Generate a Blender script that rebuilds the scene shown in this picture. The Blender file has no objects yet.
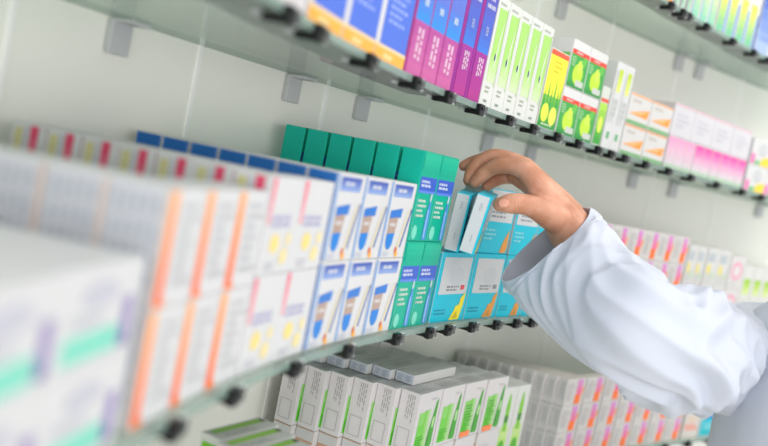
import bpy, bmesh, math, random
from mathutils import Vector, Matrix
random.seed(7)
scn = bpy.context.scene
col = scn.collection
# ------------------------------------------------------------------ camera frame
CAM = Vector((-0.75025, -0.64176, 0.0))
FW = Vector((0.84016078, 0.53801024, -0.06837282)).normalized()
RT = Vector((0.53996779, -0.81804354, 0.19808974)).normalized()
UP = RT.cross(FW).normalized()
FPX = 861.0
def at(px, py, d):
    """world point seen at pixel (px, py), d metres along the view axis"""
    return CAM + d * (FW + RT * ((px - 384) / FPX) + UP * ((223 - py) / FPX))
# ------------------------------------------------------------------ shelf / wall curves (plan view)
def wall_y(x): return -(0.1802 * x * x - 0.0080 * x ** 3)
def front_y(x): return -(0.1955 - 0.1052 * x + 0.3246 * x * x - 0.0841 * x ** 3)
def front_m(x): return -(-0.1052 + 2 * 0.3246 * x - 3 * 0.0841 * x * x)
def wall_m(x): return -(2 * 0.1802 * x - 3 * 0.0080 * x * x)
Z_U, Z_M, Z_B, Z_T = 0.0835, -0.1660, -0.3970, 0.3225      # top faces of the glass shelves
FLOOR = -1.42
# ------------------------------------------------------------------ materials
def lin(h):
    h = h.lstrip('#')
    v = [int(h[i:i + 2], 16) / 255 for i in (0, 2, 4)]
    return [(c / 12.92 if c <= .04045 else ((c + .055) / 1.055) ** 2.4) for c in v] + [1.0]
MATS = {}
def mat(hexcol, rough=.42, spec=.22, noise=0.0, name=None):
    key = (hexcol, rough, spec, noise)
    if key in MATS: return MATS[key]
    m = bpy.data.materials.new(name or ('card_' + hexcol.strip('#')))
    m.use_nodes = True
    nt = m.node_tree; b = nt.nodes['Principled BSDF']
    c = lin(hexcol)[:3]; c = [v * (1 - .31 * min(1, min(c) / .8)) for v in c] + [1]      # paper white is about 0.65 reflective
    b.inputs['Roughness'].default_value = rough
    b.inputs['Specular IOR Level'].default_value = spec
    tc = nt.nodes.new('ShaderNodeTexCoord')
    nz = nt.nodes.new('ShaderNodeTexNoise'); nz.inputs['Scale'].default_value = 60; nz.inputs['Detail'].default_value = 3
    nt.links.new(tc.outputs['Object'], nz.inputs['Vector'])
    mx = nt.nodes.new('ShaderNodeMix'); mx.data_type = 'RGBA'
    k = .03 + noise
    mx.inputs[6].default_value = [max(0, v * (1 - k)) for v in c[:3]] + [1]
    mx.inputs[7].default_value = [min(1, v * (1 + k)) for v in c[:3]] + [1]
    nt.links.new(nz.outputs['Fac'], mx.inputs[0])
    nt.links.new(mx.outputs[2], b.inputs['Base Color'])
    MATS[key] = m
    return m
def shader_mat(name, fn):
    m = bpy.data.materials.new(name); m.use_nodes = True
    fn(m.node_tree, m.node_tree.nodes['Principled BSDF']); return m
def glass_fn(tint, transp, rough=.15):
    def f(nt, b):
        b.inputs['Base Color'].default_value = lin(tint); b.inputs['Roughness'].default_value = rough
        tr = nt.nodes.new('ShaderNodeBsdfTransparent'); tr.inputs['Color'].default_value = lin('#e6efe9')
        mx = nt.nodes.new('ShaderNodeMixShader'); mx.inputs[0].default_value = 1 - transp
        out = nt.nodes['Material Output']
        nt.links.new(tr.outputs[0], mx.inputs[1]); nt.links.new(b.outputs[0], mx.inputs[2]); nt.links.new(mx.outputs[0], out.inputs['Surface'])
    return f
GLASS = shader_mat('shelf_glass', glass_fn('#c3cfc9', .6, .12))
EDGE = shader_mat('glass_edge', glass_fn('#8fa69d', .35, .1))
CLEAR = shader_mat('clear_plastic', glass_fn('#f2f4f4', .55, .08))
def wall_fn(nt, b):
    tc = nt.nodes.new('ShaderNodeTexCoord')
    nz = nt.nodes.new('ShaderNodeTexNoise'); nz.inputs['Scale'].default_value = 4; nz.inputs['Detail'].default_value = 4
    nt.links.new(tc.outputs['Object'], nz.inputs['Vector'])
    r = nt.nodes.new('ShaderNodeValToRGB')
    r.color_ramp.elements[0].color = lin('#f0efe7'); r.color_ramp.elements[1].color = lin('#f5f4ec')
    nt.links.new(nz.outputs['Fac'], r.inputs[0]); nt.links.new(r.outputs[0], b.inputs['Base Color'])
    b.inputs['Roughness'].default_value = .38
WALL = shader_mat('painted_wall_panel', wall_fn)
def floor_fn(nt, b):
    tc = nt.nodes.new('ShaderNodeTexCoord'); bk = nt.nodes.new('ShaderNodeTexBrick')
    bk.inputs['Scale'].default_value = 1.6; bk.inputs['Color1'].default_value = lin('#e0ddd6'); bk.inputs['Color2'].default_value = lin('#dad7d0'); bk.inputs['Mortar'].default_value = lin('#aaa79f')
    bk.inputs['Mortar Size'].default_value = .006; bk.offset = 0
    nt.links.new(tc.outputs['Object'], bk.inputs['Vector']); nt.links.new(bk.outputs[0], b.inputs['Base Color']); b.inputs['Roughness'].default_value = .3
FLOORM = shader_mat('floor_tile', floor_fn)
def cloth_fn(colr):
    def f(nt, b):
        tc = nt.nodes.new('ShaderNodeTexCoord')
        wv = nt.nodes.new('ShaderNodeTexNoise'); wv.inputs['Scale'].default_value = 900
        bp = nt.nodes.new('ShaderNodeBump'); bp.inputs['Strength'].default_value = .08; bp.inputs['Distance'].default_value = .001
        nt.links.new(tc.outputs['Object'], wv.inputs['Vector']); nt.links.new(wv.outputs['Fac'], bp.inputs['Height']); nt.links.new(bp.outputs[0], b.inputs['Normal'])
        b.inputs['Base Color'].default_value = lin(colr); b.inputs['Roughness'].default_value = .85; b.inputs['Specular IOR Level'].default_value = .15
        b.inputs['Sheen Weight'].default_value = .1
    return f
COAT = shader_mat('white_cotton', cloth_fn('#c6cbd7'))
TROUS = shader_mat('navy_cotton', cloth_fn('#3a4254'))
SHOE = mat('#f0efec', .5); HAIR = mat('#4a3a2e', .5, .4, .2, 'brown_hair')
def skin_fn(nt, b):
    tc = nt.nodes.new('ShaderNodeTexCoord')
    n1 = nt.nodes.new('ShaderNodeTexNoise'); n1.inputs['Scale'].default_value = 45; n1.inputs['Detail'].default_value = 3
    r = nt.nodes.new('ShaderNodeValToRGB')
    r.color_ramp.elements[0].position = .35; r.color_ramp.elements[0].color = lin('#bd8264')
    r.color_ramp.elements[1].position = .68; r.color_ramp.elements[1].color = lin('#d8a085')
    n2 = nt.nodes.new('ShaderNodeTexNoise'); n2.inputs['Scale'].default_value = 700; n2.inputs['Detail'].default_value = 2
    bp = nt.nodes.new('ShaderNodeBump'); bp.inputs['Strength'].default_value = .25; bp.inputs['Distance'].default_value = .0006
    for n in (n1, n2): nt.links.new(tc.outputs['Object'], n.inputs['Vector'])
    nt.links.new(n1.outputs['Fac'], r.inputs[0]); nt.links.new(r.outputs[0], b.inputs['Base Color'])
    nt.links.new(n2.outputs['Fac'], bp.inputs['Height']); nt.links.new(bp.outputs[0], b.inputs['Normal'])
    b.inputs['Roughness'].default_value = .48
    b.inputs['Subsurface Weight'].default_value = .12; b.inputs['Subsurface Scale'].default_value = .004
    b.inputs['Subsurface Radius'].default_value = (1, .35, .2)
SKIN = shader_mat('skin', skin_fn)
NAIL = mat('#dfa086', .4, .5, 0, 'fingernail')
BLACK = mat('#0d0e10', .35, .3, 0, 'black_plastic'); GREYM = mat('#e2e4e6', .35, .5, 0, 'grey_metal')

# ------------------------------------------------------------------ mesh helpers
class MB:
    def __init__(s): s.v = []; s.f = []; s.mi = []; s.mats = []
    def m(s, mt):
        if mt not in s.mats: s.mats.append(mt)
        return s.mats.index(mt)
    def face(s, pts, mt):
        i = len(s.v); s.v += [tuple(p) for p in pts]; s.f.append(tuple(range(i, i + len(pts)))); s.mi.append(s.m(mt))
    def mesh(s, verts, faces, mt):
        i = len(s.v); k = s.m(mt); s.v += [tuple(p) for p in verts]
        for f in faces: s.f.append(tuple(a + i for a in f)); s.mi.append(k)
    def box(s, c, size, mt, M=None, bev=0.0):
        bm = bmesh.new(); bmesh.ops.create_cube(bm, size=1)
        for v in bm.verts: v.co = Vector((v.co.x * size[0], v.co.y * size[1], v.co.z * size[2])) + Vector(c)
        if bev: bmesh.ops.bevel(bm, geom=bm.edges[:] + bm.verts[:], offset=bev, segments=2, affect='EDGES', profile=.5)
        if M is not None: bmesh.ops.transform(bm, matrix=M, verts=bm.verts)
        bm.verts.index_update()
        s.mesh([v.co[:] for v in bm.verts], [[v.index for v in f.verts] for f in bm.faces], mt); bm.free()
    def tube(s, pts, radii, mt, n=16, caps=True):
        """rounded loft through pts with radii"""
        P = [Vector(p) for p in pts]; rings = []
        def frame(t):
            a = Vector((0, 0, 1)) if abs(t.z) < .9 else Vector((1, 0, 0))
            u = t.cross(a).normalized(); return u, t.cross(u).normalized()
        ext = []
        t0 = (P[1] - P[0]).normalized(); t1 = (P[-1] - P[-2]).normalized()
        if caps:
            for a in (90, 67, 40, 18): ext.append((P[0] - t0 * radii[0] * math.sin(math.radians(a)), max(1e-5, radii[0] * math.cos(math.radians(a))), t0))
        for i, p in enumerate(P):
            t = (P[min(i + 1, len(P) - 1)] - P[max(i - 1, 0)]).normalized(); ext.append((p, radii[i], t))
        if caps:
            for a in (18, 40, 67, 90): ext.append((P[-1] + t1 * radii[-1] * math.sin(math.radians(a)), max(1e-5, radii[-1] * math.cos(math.radians(a))), t1))
        u = None; vs = []
        for p, r, t in ext:
            if u is None: u, w = frame(t)
            else: u = (u - t * u.dot(t)).normalized(); w = t.cross(u)
            for k in range(n):
                a = 2 * math.pi * k / n; vs.append(p + (u * math.cos(a) + w * math.sin(a)) * r)
        fs = []
        for i in range(len(ext) - 1):
            for k in range(n): fs.append((i * n + k, i * n + (k + 1) % n, (i + 1) * n + (k + 1) % n, (i + 1) * n + k))
        fs.append(tuple(range(n))[::-1]); fs.append(tuple((len(ext) - 1) * n + k for k in range(n)))
        s.mesh(vs, fs, mt)
    def ellipsoid(s, c, r, mt, M=None, n=24):
        bm = bmesh.new(); bmesh.ops.create_uvsphere(bm, u_segments=n, v_segments=n // 2, radius=1)
        for v in bm.verts:
            q = Vector((v.co.x * r[0], v.co.y * r[1], v.co.z * r[2]))
            if M is not None: q = M @ q
            v.co = q + Vector(c)
        bm.verts.index_update(); s.mesh([v.co[:] for v in bm.verts], [[v.index for v in f.verts] for f in bm.faces], mt); bm.free()
    def data(s, name, smooth=False):
        me = bpy.data.meshes.new(name); me.from_pydata(s.v, [], s.f)
        for m in s.mats: me.materials.append(m)
        me.polygons.foreach_set('material_index', s.mi)
        if smooth: me.polygons.foreach_set('use_smooth', [True] * len(me.polygons))
        me.update(); return me
    def build(s, name, parent=None, smooth=False):
        o = bpy.data.objects.new(name, s.data(name, smooth)); col.objects.link(o)
        if parent: o.parent = parent
        return o
def tag(o, label, cat, group=None):
    o['label'] = label; o['category'] = cat
    if group: o['group'] = group
    return o
def struct(o, label=None):
    o['kind'] = 'structure'
    if label: o['label'] = label
    return o
def empty(name, loc=(0, 0, 0)):
    o = bpy.data.objects.new(name, None); col.objects.link(o); o.location = loc; o.empty_display_size = .05; return o

# ------------------------------------------------------------------ printed cartons
# origin: centre of the lower front edge; x to the right, y into the shelf, z up
def fpoint(face, u, v, w, h, d, e=.00022):
    if face == 'F': return (-w / 2 + u * w, -e, v * h)
    if face == 'L': return (-w / 2 - e, d - u * d, v * h)
    if face == 'R': return (w / 2 + e, u * d, v * h)
    if face == 'T': return (-w / 2 + u * w, v * d, h + e)
def rect(u0, v0, u1, v1): return [(u0, v0), (u1, v0), (u1, v1), (u0, v1)]
def oval(cu, cv, ru, rv, n=18): return [(cu + ru * math.cos(2 * math.pi * i / n), cv + rv * math.sin(2 * math.pi * i / n)) for i in range(n)]
def text(face, u0, v0, u1, v1, n, c, seed=1, vert=False, fill=.46):
    """rows of small print: each row is broken into words"""
    rnd = random.Random(seed); out = []
    for i in range(n):
        a = 0.0; lim = rnd.uniform(.6, 1.0)
        while a < lim:
            b = min(lim, a + rnd.uniform(.1, .26))
            if vert:
                x0 = u0 + (u1 - u0) * (i + .5 - fill / 2) / n; x1 = u0 + (u1 - u0) * (i + .5 + fill / 2) / n
                out.append((face, rect(x0, v1 - (v1 - v0) * b, x1, v1 - (v1 - v0) * a), c))
            else:
                y1 = v1 - (v1 - v0) * (i + .5 - fill / 2) / n; y0 = v1 - (v1 - v0) * (i + .5 + fill / 2) / n
                out.append((face, rect(u0 + (u1 - u0) * a, y0, u0 + (u1 - u0) * b, y1), c))
            a = b + .05
    return out
def hexmix(a, b, t):
    a = a.lstrip('#'); b = b.lstrip('#')
    return '#' + ''.join('%02x' % round(int(a[i:i + 2], 16) * (1 - t) + int(b[i:i + 2], 16) * t) for i in (0, 2, 4))
def grad(face, u0, v0, u1, v1, ca, cb, n=7, horiz=False):
    out = []
    for i in range(n):
        c = hexmix(ca, cb, i / (n - 1))
        if horiz: out.append((face, rect(u0 + (u1 - u0) * i / n, v0, u0 + (u1 - u0) * (i + 1) / n, v1), c))
        else: out.append((face, rect(u0, v0 + (v1 - v0) * i / n, u1, v0 + (v1 - v0) * (i + 1) / n), c))
    return out
def outline(face, u0, v0, u1, v1, t, c, ar=1.0):
    tu = t; tv = t / ar
    return [(face, rect(u0, v0, u1, v0 + tv), c), (face, rect(u0, v1 - tv, u1, v1), c), (face, rect(u0, v0 + tv, u0 + tu, v1 - tv), c), (face, rect(u1 - tu, v0 + tv, u1, v1 - tv), c)]
def carton_mesh(name, w, h, d, base, sides, patches, bev=.0007, rough=.36):
    """sides: colours of faces {'F','L','R','T'} that differ from base"""
    mb = MB(); bm = bmesh.new(); bmesh.ops.create_cube(bm, size=1)
    for v in bm.verts: v.co = Vector((v.co.x * w, (v.co.y + .5) * d, (v.co.z + .5) * h))
    bmesh.ops.bevel(bm, geom=bm.edges[:], offset=bev, segments=2, affect='EDGES', profile=.5)
    bm.verts.index_update(); bm.normal_update()
    vs = [v.co[:] for v in bm.verts]; i0 = len(mb.v); mb.v += vs
    for f in bm.faces:
        n = f.normal; c = base
        if n.y < -.8: c = sides.get('F', base)
        elif n.x < -.8: c = sides.get('L', base)
        elif n.x > .8: c = sides.get('R', sides.get('L', base))
        elif n.z > .8: c = sides.get('T', base)
        elif n.z < -.8: c = sides.get('T', base)
        mb.f.append(tuple(i0 + v.index for v in f.verts)); mb.mi.append(mb.m(mat(c, rough)))
    bm.free()
    # closing flap: a thin dark slit and the tuck edge on the top face
    lay = {}
    for face, poly, c in patches:
        k = lay.get(face, 0); lay[face] = k + 1
        mb.face([fpoint(face, min(.985, max(.015, u)), min(.985, max(.015, v)), w, h, d, .00020 + .000012 * k) for u, v in (poly if face != 'L' and face != 'T' else poly)], mat(c, rough))
    me = mb.data(name); return me
def make_design(kind, w, h, d):
    P = []; S = {}; base = '#f2f2f3'
    if kind == 'mint':
        P += [('F', rect(.04, .10, .74, .36), '#86d8c2'), ('F', rect(.76, .10, .90, .62), '#9b8bbd'), ('F', rect(.76, .10, .90, .22), '#6c63a0'), ('F', oval(.42, .72, .24, .13), '#d6d6e2')]
        P += text('F', .1, .42, .7, .56, 2, '#b9bccb', 3)
        P += text('L', .1, .2, .9, .85, 6, '#c3c8d2', 4)
    elif kind == 'orange_stripe':
        S['L'] = '#e6e8ee'
        P += [('F', rect(.0, 0, .30, .06), '#f58240')] + grad('F', .0, .06, .20, 1, '#f0600c', '#f8ab68', 8)
        P += text('F', .35, .15, .92, .9, 7, '#d9d9dd', 5) + text('L', .08, .08, .92, .92, 5, '#b4bac8', 6, True, .5) + [('L', rect(.94, 0, 1, 1), '#f6d9c6')]
    elif kind == 'red_tab':
        P += grad('F', 0, .52, .12, 1, '#f6b7bf', '#ea7488', 4) + text('F', .16, .48, .95, .62, 2, '#b9b7d8', 7, False, .7)
        P += [('F', oval(.36, .32, .14, .10), '#f3dc8a'), ('F', oval(.70, .18, .12, .09), '#f5e4a6'), ('F', oval(.78, .36, .09, .07), '#f6e8b4')]
        P += text('F', .16, .04, .6, .14, 2, '#cfcfda', 8)
        P += grad('L', .56, .28, .80, .98, '#f3b7c2', '#d94b6c', 5) + [('L', rect(.12, .3, .34, .94), '#d3cd96'), ('L', rect(.39, .2, .5, .96), '#d5d9e2')] + text('L', .05, .05, .95, .26, 2, '#ccd0da', 9)
    elif kind == 'blue_brush':
        P += [('F', rect(0, 0, .05, 1), '#4a7cc4'), ('F', rect(.05, 0, .08, 1), '#9cc1e8')]
        P += grad('F', .14, .80, .86, .96, '#8fa8dc', '#4b62ae', 4, False) + text('F', .3, .84, .62, .93, 1, '#e8ecf8', 2, False, .5)
        cap = [(.16, .62), (.16, .24), (.19, .17), (.25, .13), (.33, .13), (.40, .17), (.43, .24), (.50, .62)]
        P += [('F', [(.15, .62), (.60, .66), (.58, .54), (.15, .50)], '#3b78c8'), ('F', [(.16, .52), (.16, .30), (.44, .30), (.48, .54)], '#b79f92'), ('F', [(.16, .32), (.16, .22), (.20, .15), (.27, .11), (.35, .12), (.42, .18), (.45, .33)], '#2f7fcf'), ('F', rect(.2, .42, .42, .46), '#e6dfe0')]
        P += [('F', [(.82, .62), (.95, .68), (.74, .16), (.60, .10)], '#f1e7c8'), ('F', [(.93, .66), (.985, .66), (.78, .14), (.72, .15)], '#3a60a8'), ('F', oval(.62, .10, .05, .05), '#d0663a')]
        P += [('F', oval(.66, .05, .06, .04), '#f3b04c')] + text('F', .12, .02, .5, .09, 2, '#c6cfe2', 3)
        S['L'] = '#e9eef6'
        P += [('L', [(.06, .84), (.3, .80), (.7, .78), (.94, .74), (.94, .99), (.06, .99)], '#2469b4'), ('L', [(.06, .73), (.5, .73), (.94, .66), (.94, .71), (.5, .77), (.06, .8)], '#7fb0df'), ('L', rect(.9, 0, .985, 1), '#3c74bd')] + text('L', .15, .3, .8, .66, 4, '#9fb4d2', 12)
    elif kind == 'teal':
        base = '#10a88c'; S['L'] = '#10b8a2'; S['T'] = '#0e8b70'
        P += [('F', rect(.03, .54, .97, .72), '#3d5fc0'), ('F', rect(.03, .54, .97, .57), '#5f82d8')] + text('F', .12, .60, .8, .69, 2, '#dfe6fb', 4, False, .6)
        P += text('F', .12, .26, .62, .48, 4, '#e6f4e6', 5, False, .5)
        P += [('F', [(.70, .02), (.70, .30), (.78, .46), (.86, .46), (.92, .30), (.92, .02)], '#4f8fd2'), ('F', oval(.81, .50, .05, .05), '#d7e6f4'), ('F', rect(.76, .04, .82, .36), '#9cc7ea'), ('F', oval(.22, .10, .14, .08), '#7cd7c0'), ('F', rect(0, 0, .04, .5), '#6fd3bd')]
        P += grad('F', .0, .78, .97, .98, '#10a88c', '#22b392', 3)
    elif kind in ('cyan_yellow', 'cyan_orange'):
        base = '#06bcd2'; S['T'] = '#20b9d2'; S['L'] = '#eef3f5'
        fin = '#f3df1c' if kind == 'cyan_yellow' else '#e0973c'
        P += [('F', rect(.09, .40, .93, .93), '#eceff0'), ('F', oval(.55, .66, .22, .14), '#e2e6e9')] + text('F', .30, .44, .70, .53, 2, '#8f8c90', 6, False, .6) + [('F', rect(.72, .46, .84, .53), '#dd4f58' if kind == 'cyan_yellow' else '#8a8d94')]
        P += text('F', .08, .10, .5, .20, 2, '#0f8ba6', 7)
        P += [('F', [(.54, .02), (.66, .16), (.68, .22), (.78, .24), (.80, .34), (.93, .42), (.90, .22), (.84, .02)], fin), ('F', [(.62, .04), (.74, .16), (.80, .04)], hexmix(fin, '#8a6a20', .35))]
        P += [('L', rect(.0, 0, .1, 1), '#3fbdd2'), ('L', rect(.9, 0, 1, 1), '#3fbdd2')] + text('L', .4, .3, .6, .7, 2, '#a4b0b6', 2, True)
    elif kind == 'cyan_white':
        base = '#06bcd2'; S['L'] = '#eef3f5'
        P += [('F', rect(.06, .50, .95, .985), '#eef0f1')] + text('F', .2, .55, .8, .68, 2, '#8a8f96', 9) + text('F', .1, .74, .6, .9, 2, '#b9bdc4', 10) + [('F', [(.70, .02), (.78, .2), (.93, .40), (.96, .10), (.9, .02)], '#e0973c')] + text('F', .08, .2, .55, .4, 3, '#8fe0ec', 11)
    elif kind == 'spine':      # the two cartons in the hand: white narrow face, cyan edges and wide face
        base = '#06bcd4'
        P += [('F', rect(.03, .015, .86, .985), '#eceff2')] + text('F', .38, .66, .58, .86, 2, '#9aa0ab', 3, True) + text('F', .42, .18, .56, .32, 1, '#a9afb8', 5, True)
        P += [('R', rect(.1, .38, .9, .93), '#e6eaec'), ('R', [(.05, .02), (.15, .16), (.25, .30), (.5, .36), (.45, .02)], '#ecd84a')] + text('R', .2, .44, .8, .6, 2, '#b08f9a', 8)
    elif kind == 'blue_circle':
        base = '#f3f2f4'
        P += [('F', rect(.12, .105, .985, .98), '#4a6ed2'), ('F', oval(.66, .66, .26, .17), '#f3f3f7')] + text('F', .25, .24, .85, .46, 5, '#93aaee', 6, False, .5) + [('F', rect(0, 0, 1, .085), '#f4ad44'), ('F', rect(0, .085, 1, .105), '#f6d8a8')] + text('F', .3, .025, .7, .065, 1, '#f8dca0', 3, False, .8)
        P += text('L', .1, .2, .9, .9, 6, '#dcc6cf', 3)
    elif kind == 'magenta':
        base = '#b0478f'; S['L'] = '#b2438c'
        P += grad('F', .04, .60, .985, 1, '#5a72cc', '#7a66c0', 5) + grad('F', .04, .36, .985, .60, '#2f86da', '#5a72cc', 4) + grad('F', .04, 0, .985, .36, '#c45d9a', '#b04a96', 4)
        P += text('F', .25, .62, .75, .95, 3, '#c8cdf2', 8, True, .5) + text('F', .3, .06, .75, .32, 2, '#efc6de', 9, True, .6) + text('F', .4, .44, .7, .54, 1, '#cfe4fa', 10)
    elif kind == 'violet':
        base = '#8f1f86'; S['L'] = '#8f2390'
        P += grad('F', .18, .58, .985, 1, '#4a5fc0', '#5a48a8', 5) + grad('F', .18, .38, .985, .58, '#3a72d0', '#4a5fc0', 4) + grad('F', .18, 0, .985, .38, '#a82a86', '#9a2890', 4)
        P += text('F', .3, .70, .9, .95, 4, '#d6d6f4', 12, False, .5) + text('F', .42, .14, .8, .34, 3, '#f2d4e8', 13, True, .6) + text('F', .5, .48, .7, .58, 2, '#d3defa', 14, True)
    elif kind == 'leaf_white':
        base = '#f4f6f1'
        P += [('F', rect(.18, .23, .86, .90), '#a6d670')] + grad('F', .18, .23, .86, .50, '#d9ecbf', '#a6d670', 6) + [('F', [(.56, .38), (.60, .62), (.80, .84), (.70, .60), (.64, .36)], '#e8f2d8'), ('F', oval(.52, .46, .06, .035), '#24406a'), ('F', rect(.86, .2, .90, .92), '#8cc04e')]
        P += text('F', .25, .12, .8, .20, 2, '#a9b8a0', 3) + text('F', .3, .03, .7, .08, 1, '#8f9f94', 4) + text('F', .15, .92, .8, .96, 1, '#b9c4b4', 5)
    elif kind == 'lemon':
        base = '#f2f5e6'; S['T'] = '#f6f6f2'
        P += grad('F', .02, .0, .985, .42, '#2f8f3a', '#7cb83a', 5) + [('F', rect(.02, .42, .985, .92), '#f3ea3c'), ('F', rect(.02, .92, .985, .985), '#e05a3c')]
        for k, (u, t) in enumerate(((.12, .50), (.28, .66), (.46, .54), (.62, .72), (.80, .58), (.93, .66))):
            P.append(('F', [(u - .09, .20), (u, t), (u + .09, .20)], '#4ba83e' if k % 2 else '#2f9a44'))
        P += [('F', oval(.28, .20, .2, .12), '#d6e24a'), ('F', oval(.72, .18, .2, .12), '#e2e65a')] + text('F', .3, .70, .75, .88, 3, '#c9b62c', 5) + text('F', .2, .03, .8, .08, 1, '#dff0c8', 6)
    elif kind == 'pear':
        base = '#f5f6f4'
        P += [('F', rect(.02, .015, .985, .70), '#3fa046'), ('F', rect(.02, .70, .985, .80), '#dc4638')] + grad('F', .02, .015, .985, .2, '#2c8a3e', '#3fa046', 3)
        P += [('F', oval(.52, .32, .28, .22), '#b9dc3c'), ('F', oval(.58, .48, .15, .14), '#c6e452'), ('F', [(.60, .58), (.74, .72), (.92, .70), (.84, .5)], '#63b84a'), ('F', rect(.48, .07, .92, .2), '#d9dfd6')] + text('F', .08, .45, .36, .66, 4, '#bfe6b8', 4) + text('F', .25, .725, .75, .78, 1, '#f6d6d0', 4, False, .7)
        P += [('R', rect(.05, .02, .95, .7), '#58b04a'), ('L', rect(.05, .02, .95, .7), '#6cbf58')]
    elif kind == 'green_slim':
        base = '#eef4e8'; P += grad('F', .04, .03, .96, .72, '#3f9f3c', '#a9d64c', 6) + [('F', rect(.04, .74, .96, .80), '#dd5a40'), ('F', oval(.5, .36, .3, .14), '#d4e65a')]
    elif kind == 'lime_patch':
        base = '#f4f5f4'
        P += grad('F', .34, .66, .76, .92, '#e0ea7c', '#b9d23a', 4) + [('F', rect(.16, .30, .22, .9), '#b7bcb8'), ('F', rect(.3, .12, .62, .20), '#6fae7c')] + text('F', .3, .28, .8, .58, 4, '#cfd5d0', 6, True)
    elif kind == 'orange_wedge':
        base = '#f6f4f1'; S['T'] = '#f3d3b4'
        P += [('F', [(.06, .34), (.9, .30), (.96, .62), (.6, .52)], '#f39c46'), ('F', [(.06, .34), (.6, .40), (.96, .62), (.6, .48)], '#f8c48c'), ('F', rect(.02, .015, .985, .14), '#7fb27c')] + text('F', .15, .7, .6, .84, 1, '#d8cfc8', 5, False, .7) + [('F', rect(.0, .93, 1, .985), '#f4b27c')]
    elif kind == 'pale_lilac':
        base = '#f1eff3'; S['T'] = '#efc6d6'
        P += [('F', rect(.0, .94, 1, .985), '#f0bccf')] + text('F', .2, .25, .8, .75, 3, '#dcdbe6', 5)
    elif kind in ('pink_fade', 'rose_fade'):
        a = '#ec4fa2' if kind == 'pink_fade' else '#f6a8cf'
        base = '#f6ecf1'; P += grad('F', .03, .22, .97, .96, '#f8e6ef', a, 8) + [('F', rect(.03, .015, .97, .14), '#bcd8bd')] + text('F', .3, .3, .7, .6, 2, '#f8d6e6', 7)
    elif kind == 'grey_circle':
        base = '#f4f4f4'; P += [('F', oval(.55, .62, .2, .24), '#d4d7da'), ('F', oval(.55, .62, .12, .15), '#e6e8ea'), ('F', rect(.02, .04, .22, .42), '#ec7fb4'), ('F', rect(.24, .04, .55, .2), '#7cc08a'), ('F', [(.5, .04), (.6, .34), (.985, .42), (.985, .04)], '#f2cf3e')]
    elif kind == 'pink_orange':
        base = '#ece8e4'; S['L'] = '#f7f5f4'; S['T'] = '#ebe4dc'
        P += grad('F', .56, .40, .84, .96, '#e9709c', '#d98fd0', 4) + [('F', rect(.52, .05, .84, .40), '#f4722c'), ('F', [(.84, .32), (.96, .5), (.96, .72), (.84, .6)], '#f3a070')] + text('F', .08, .2, .46, .86, 6, '#c2bfbe', 5, False, .5)
        P += [('L', rect(.0, .0, .06, 1), '#b7b9ba')] + text('L', .3, .2, .8, .85, 3, '#c9cbcc', 6, True)
    elif kind == 'hot_pink':
        base = '#f0dfe6'; P += grad('F', .12, .05, .88, .95, '#f0704a', '#ea5aa6', 6) + text('F', .3, .3, .7, .7, 2, '#f8c6da', 3)
    elif kind == 'pale_mark':
        base = '#efefec'; P += [('F', rect(.1, .62, .7, .86), '#c3cbd0'), ('F', oval(.3, .42, .16, .14), '#e4d56c'), ('F', rect(.5, .16, .9, .34), '#d2dfc4')] + text('F', .1, .06, .8, .3, 3, '#d3d6d4', 6)
    elif kind == 'pink_ring':
        base = '#f1eeec'; P += [('F', oval(.5, .55, .36, .28), '#eea6bd'), ('F', oval(.5, .55, .23, .18), '#f6f2f0')] + text('F', .15, .1, .85, .22, 2, '#d5d3d2', 4)
    elif kind == 'lime_bars':
        base = '#f2f3ee'; P += grad('F', .18, .48, .82, .76, '#d3e49a', '#9cc63e', 3) + text('F', .2, .1, .8, .4, 4, '#d2dacb', 6)
    elif kind in ('green_panel', 'green_panel_orange'):
        base = '#efebea'; S['L'] = '#fbf5f7'; S['T'] = '#dedfdd'
        P += grad('F', .10, .06, .60, .68, '#54bf22', '#86cc62', 3) + grad('F', .34, .06, .62, .70, '#6cc23c', '#c2dcb0', 5, True)
        P += [('F', [(.62, .06), (.66, .34), (.80, .80), (.88, .86), (.90, .10), (.86, .04)], '#3f9c2a'), ('F', oval(.80, .46, .05, .1), '#b8e09a'), ('F', [(.62, .08), (.70, .12), (.74, .3), (.66, .2)], '#2f7f22')]
        P += text('F', .15, .10, .5, .3, 4, '#3c8f20', 5, False, .35) + text('F', .55, .84, .8, .9, 1, '#d3cfcf', 6)
        if kind.endswith('orange'): P += [('F', rect(.1, .02, .56, .12), '#f2824a')] + text('F', .15, .3, .56, .62, 6, '#2f8a24', 8, False, .35)
        P += text('L', .36, .46, .78, .95, 4, '#aaa4a5', 9, True, .36) + outline('L', .16, .08, .78, .40, .025, '#b9b3b4', h / d)
        P += [('R', rect(.1, .05, .9, .8), '#58b04a')] + text('T', .1, .2, .9, .8, 4, '#b5b7b6', 11)
    elif kind == 'kraft':
        base = '#efebea'; S['L'] = '#c8a184'; P += [('L', rect(0, .82, 1, .985), '#ecebeb')] + text('F', .1, .3, .9, .8, 4, '#d6d8dc', 4)
    elif kind == 'flat_pack':
        base = '#e6e6e4'; S['L'] = '#d3dbe6'; S['T'] = '#d0d3d0'  # bluish left ends: shadow tint put into the face colour
        P += text('L', .12, .2, .48, .85, 4, '#8d97a8', 5, False, .5) + text('L', .55, .2, .9, .85, 4, '#8d97a8', 6, False, .5) + text('T', .2, .3, .8, .7, 3, '#b8bcb9', 7)
    elif kind == 'green_end':
        base = '#e4e5e2'; S['T'] = '#c6c9c4'; S['L'] = '#e8ebe4'
        P += [('L', rect(.14, .04, .9, .9), '#6cb222'), ('T', rect(.08, .56, .92, .86), '#7fb23c'), ('T', oval(.94, .7, .04, .14), '#4a4f48')] + text('T', .15, .14, .7, .42, 2, '#9ba09a', 5)
    elif kind == 'lime_bottle':
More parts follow.
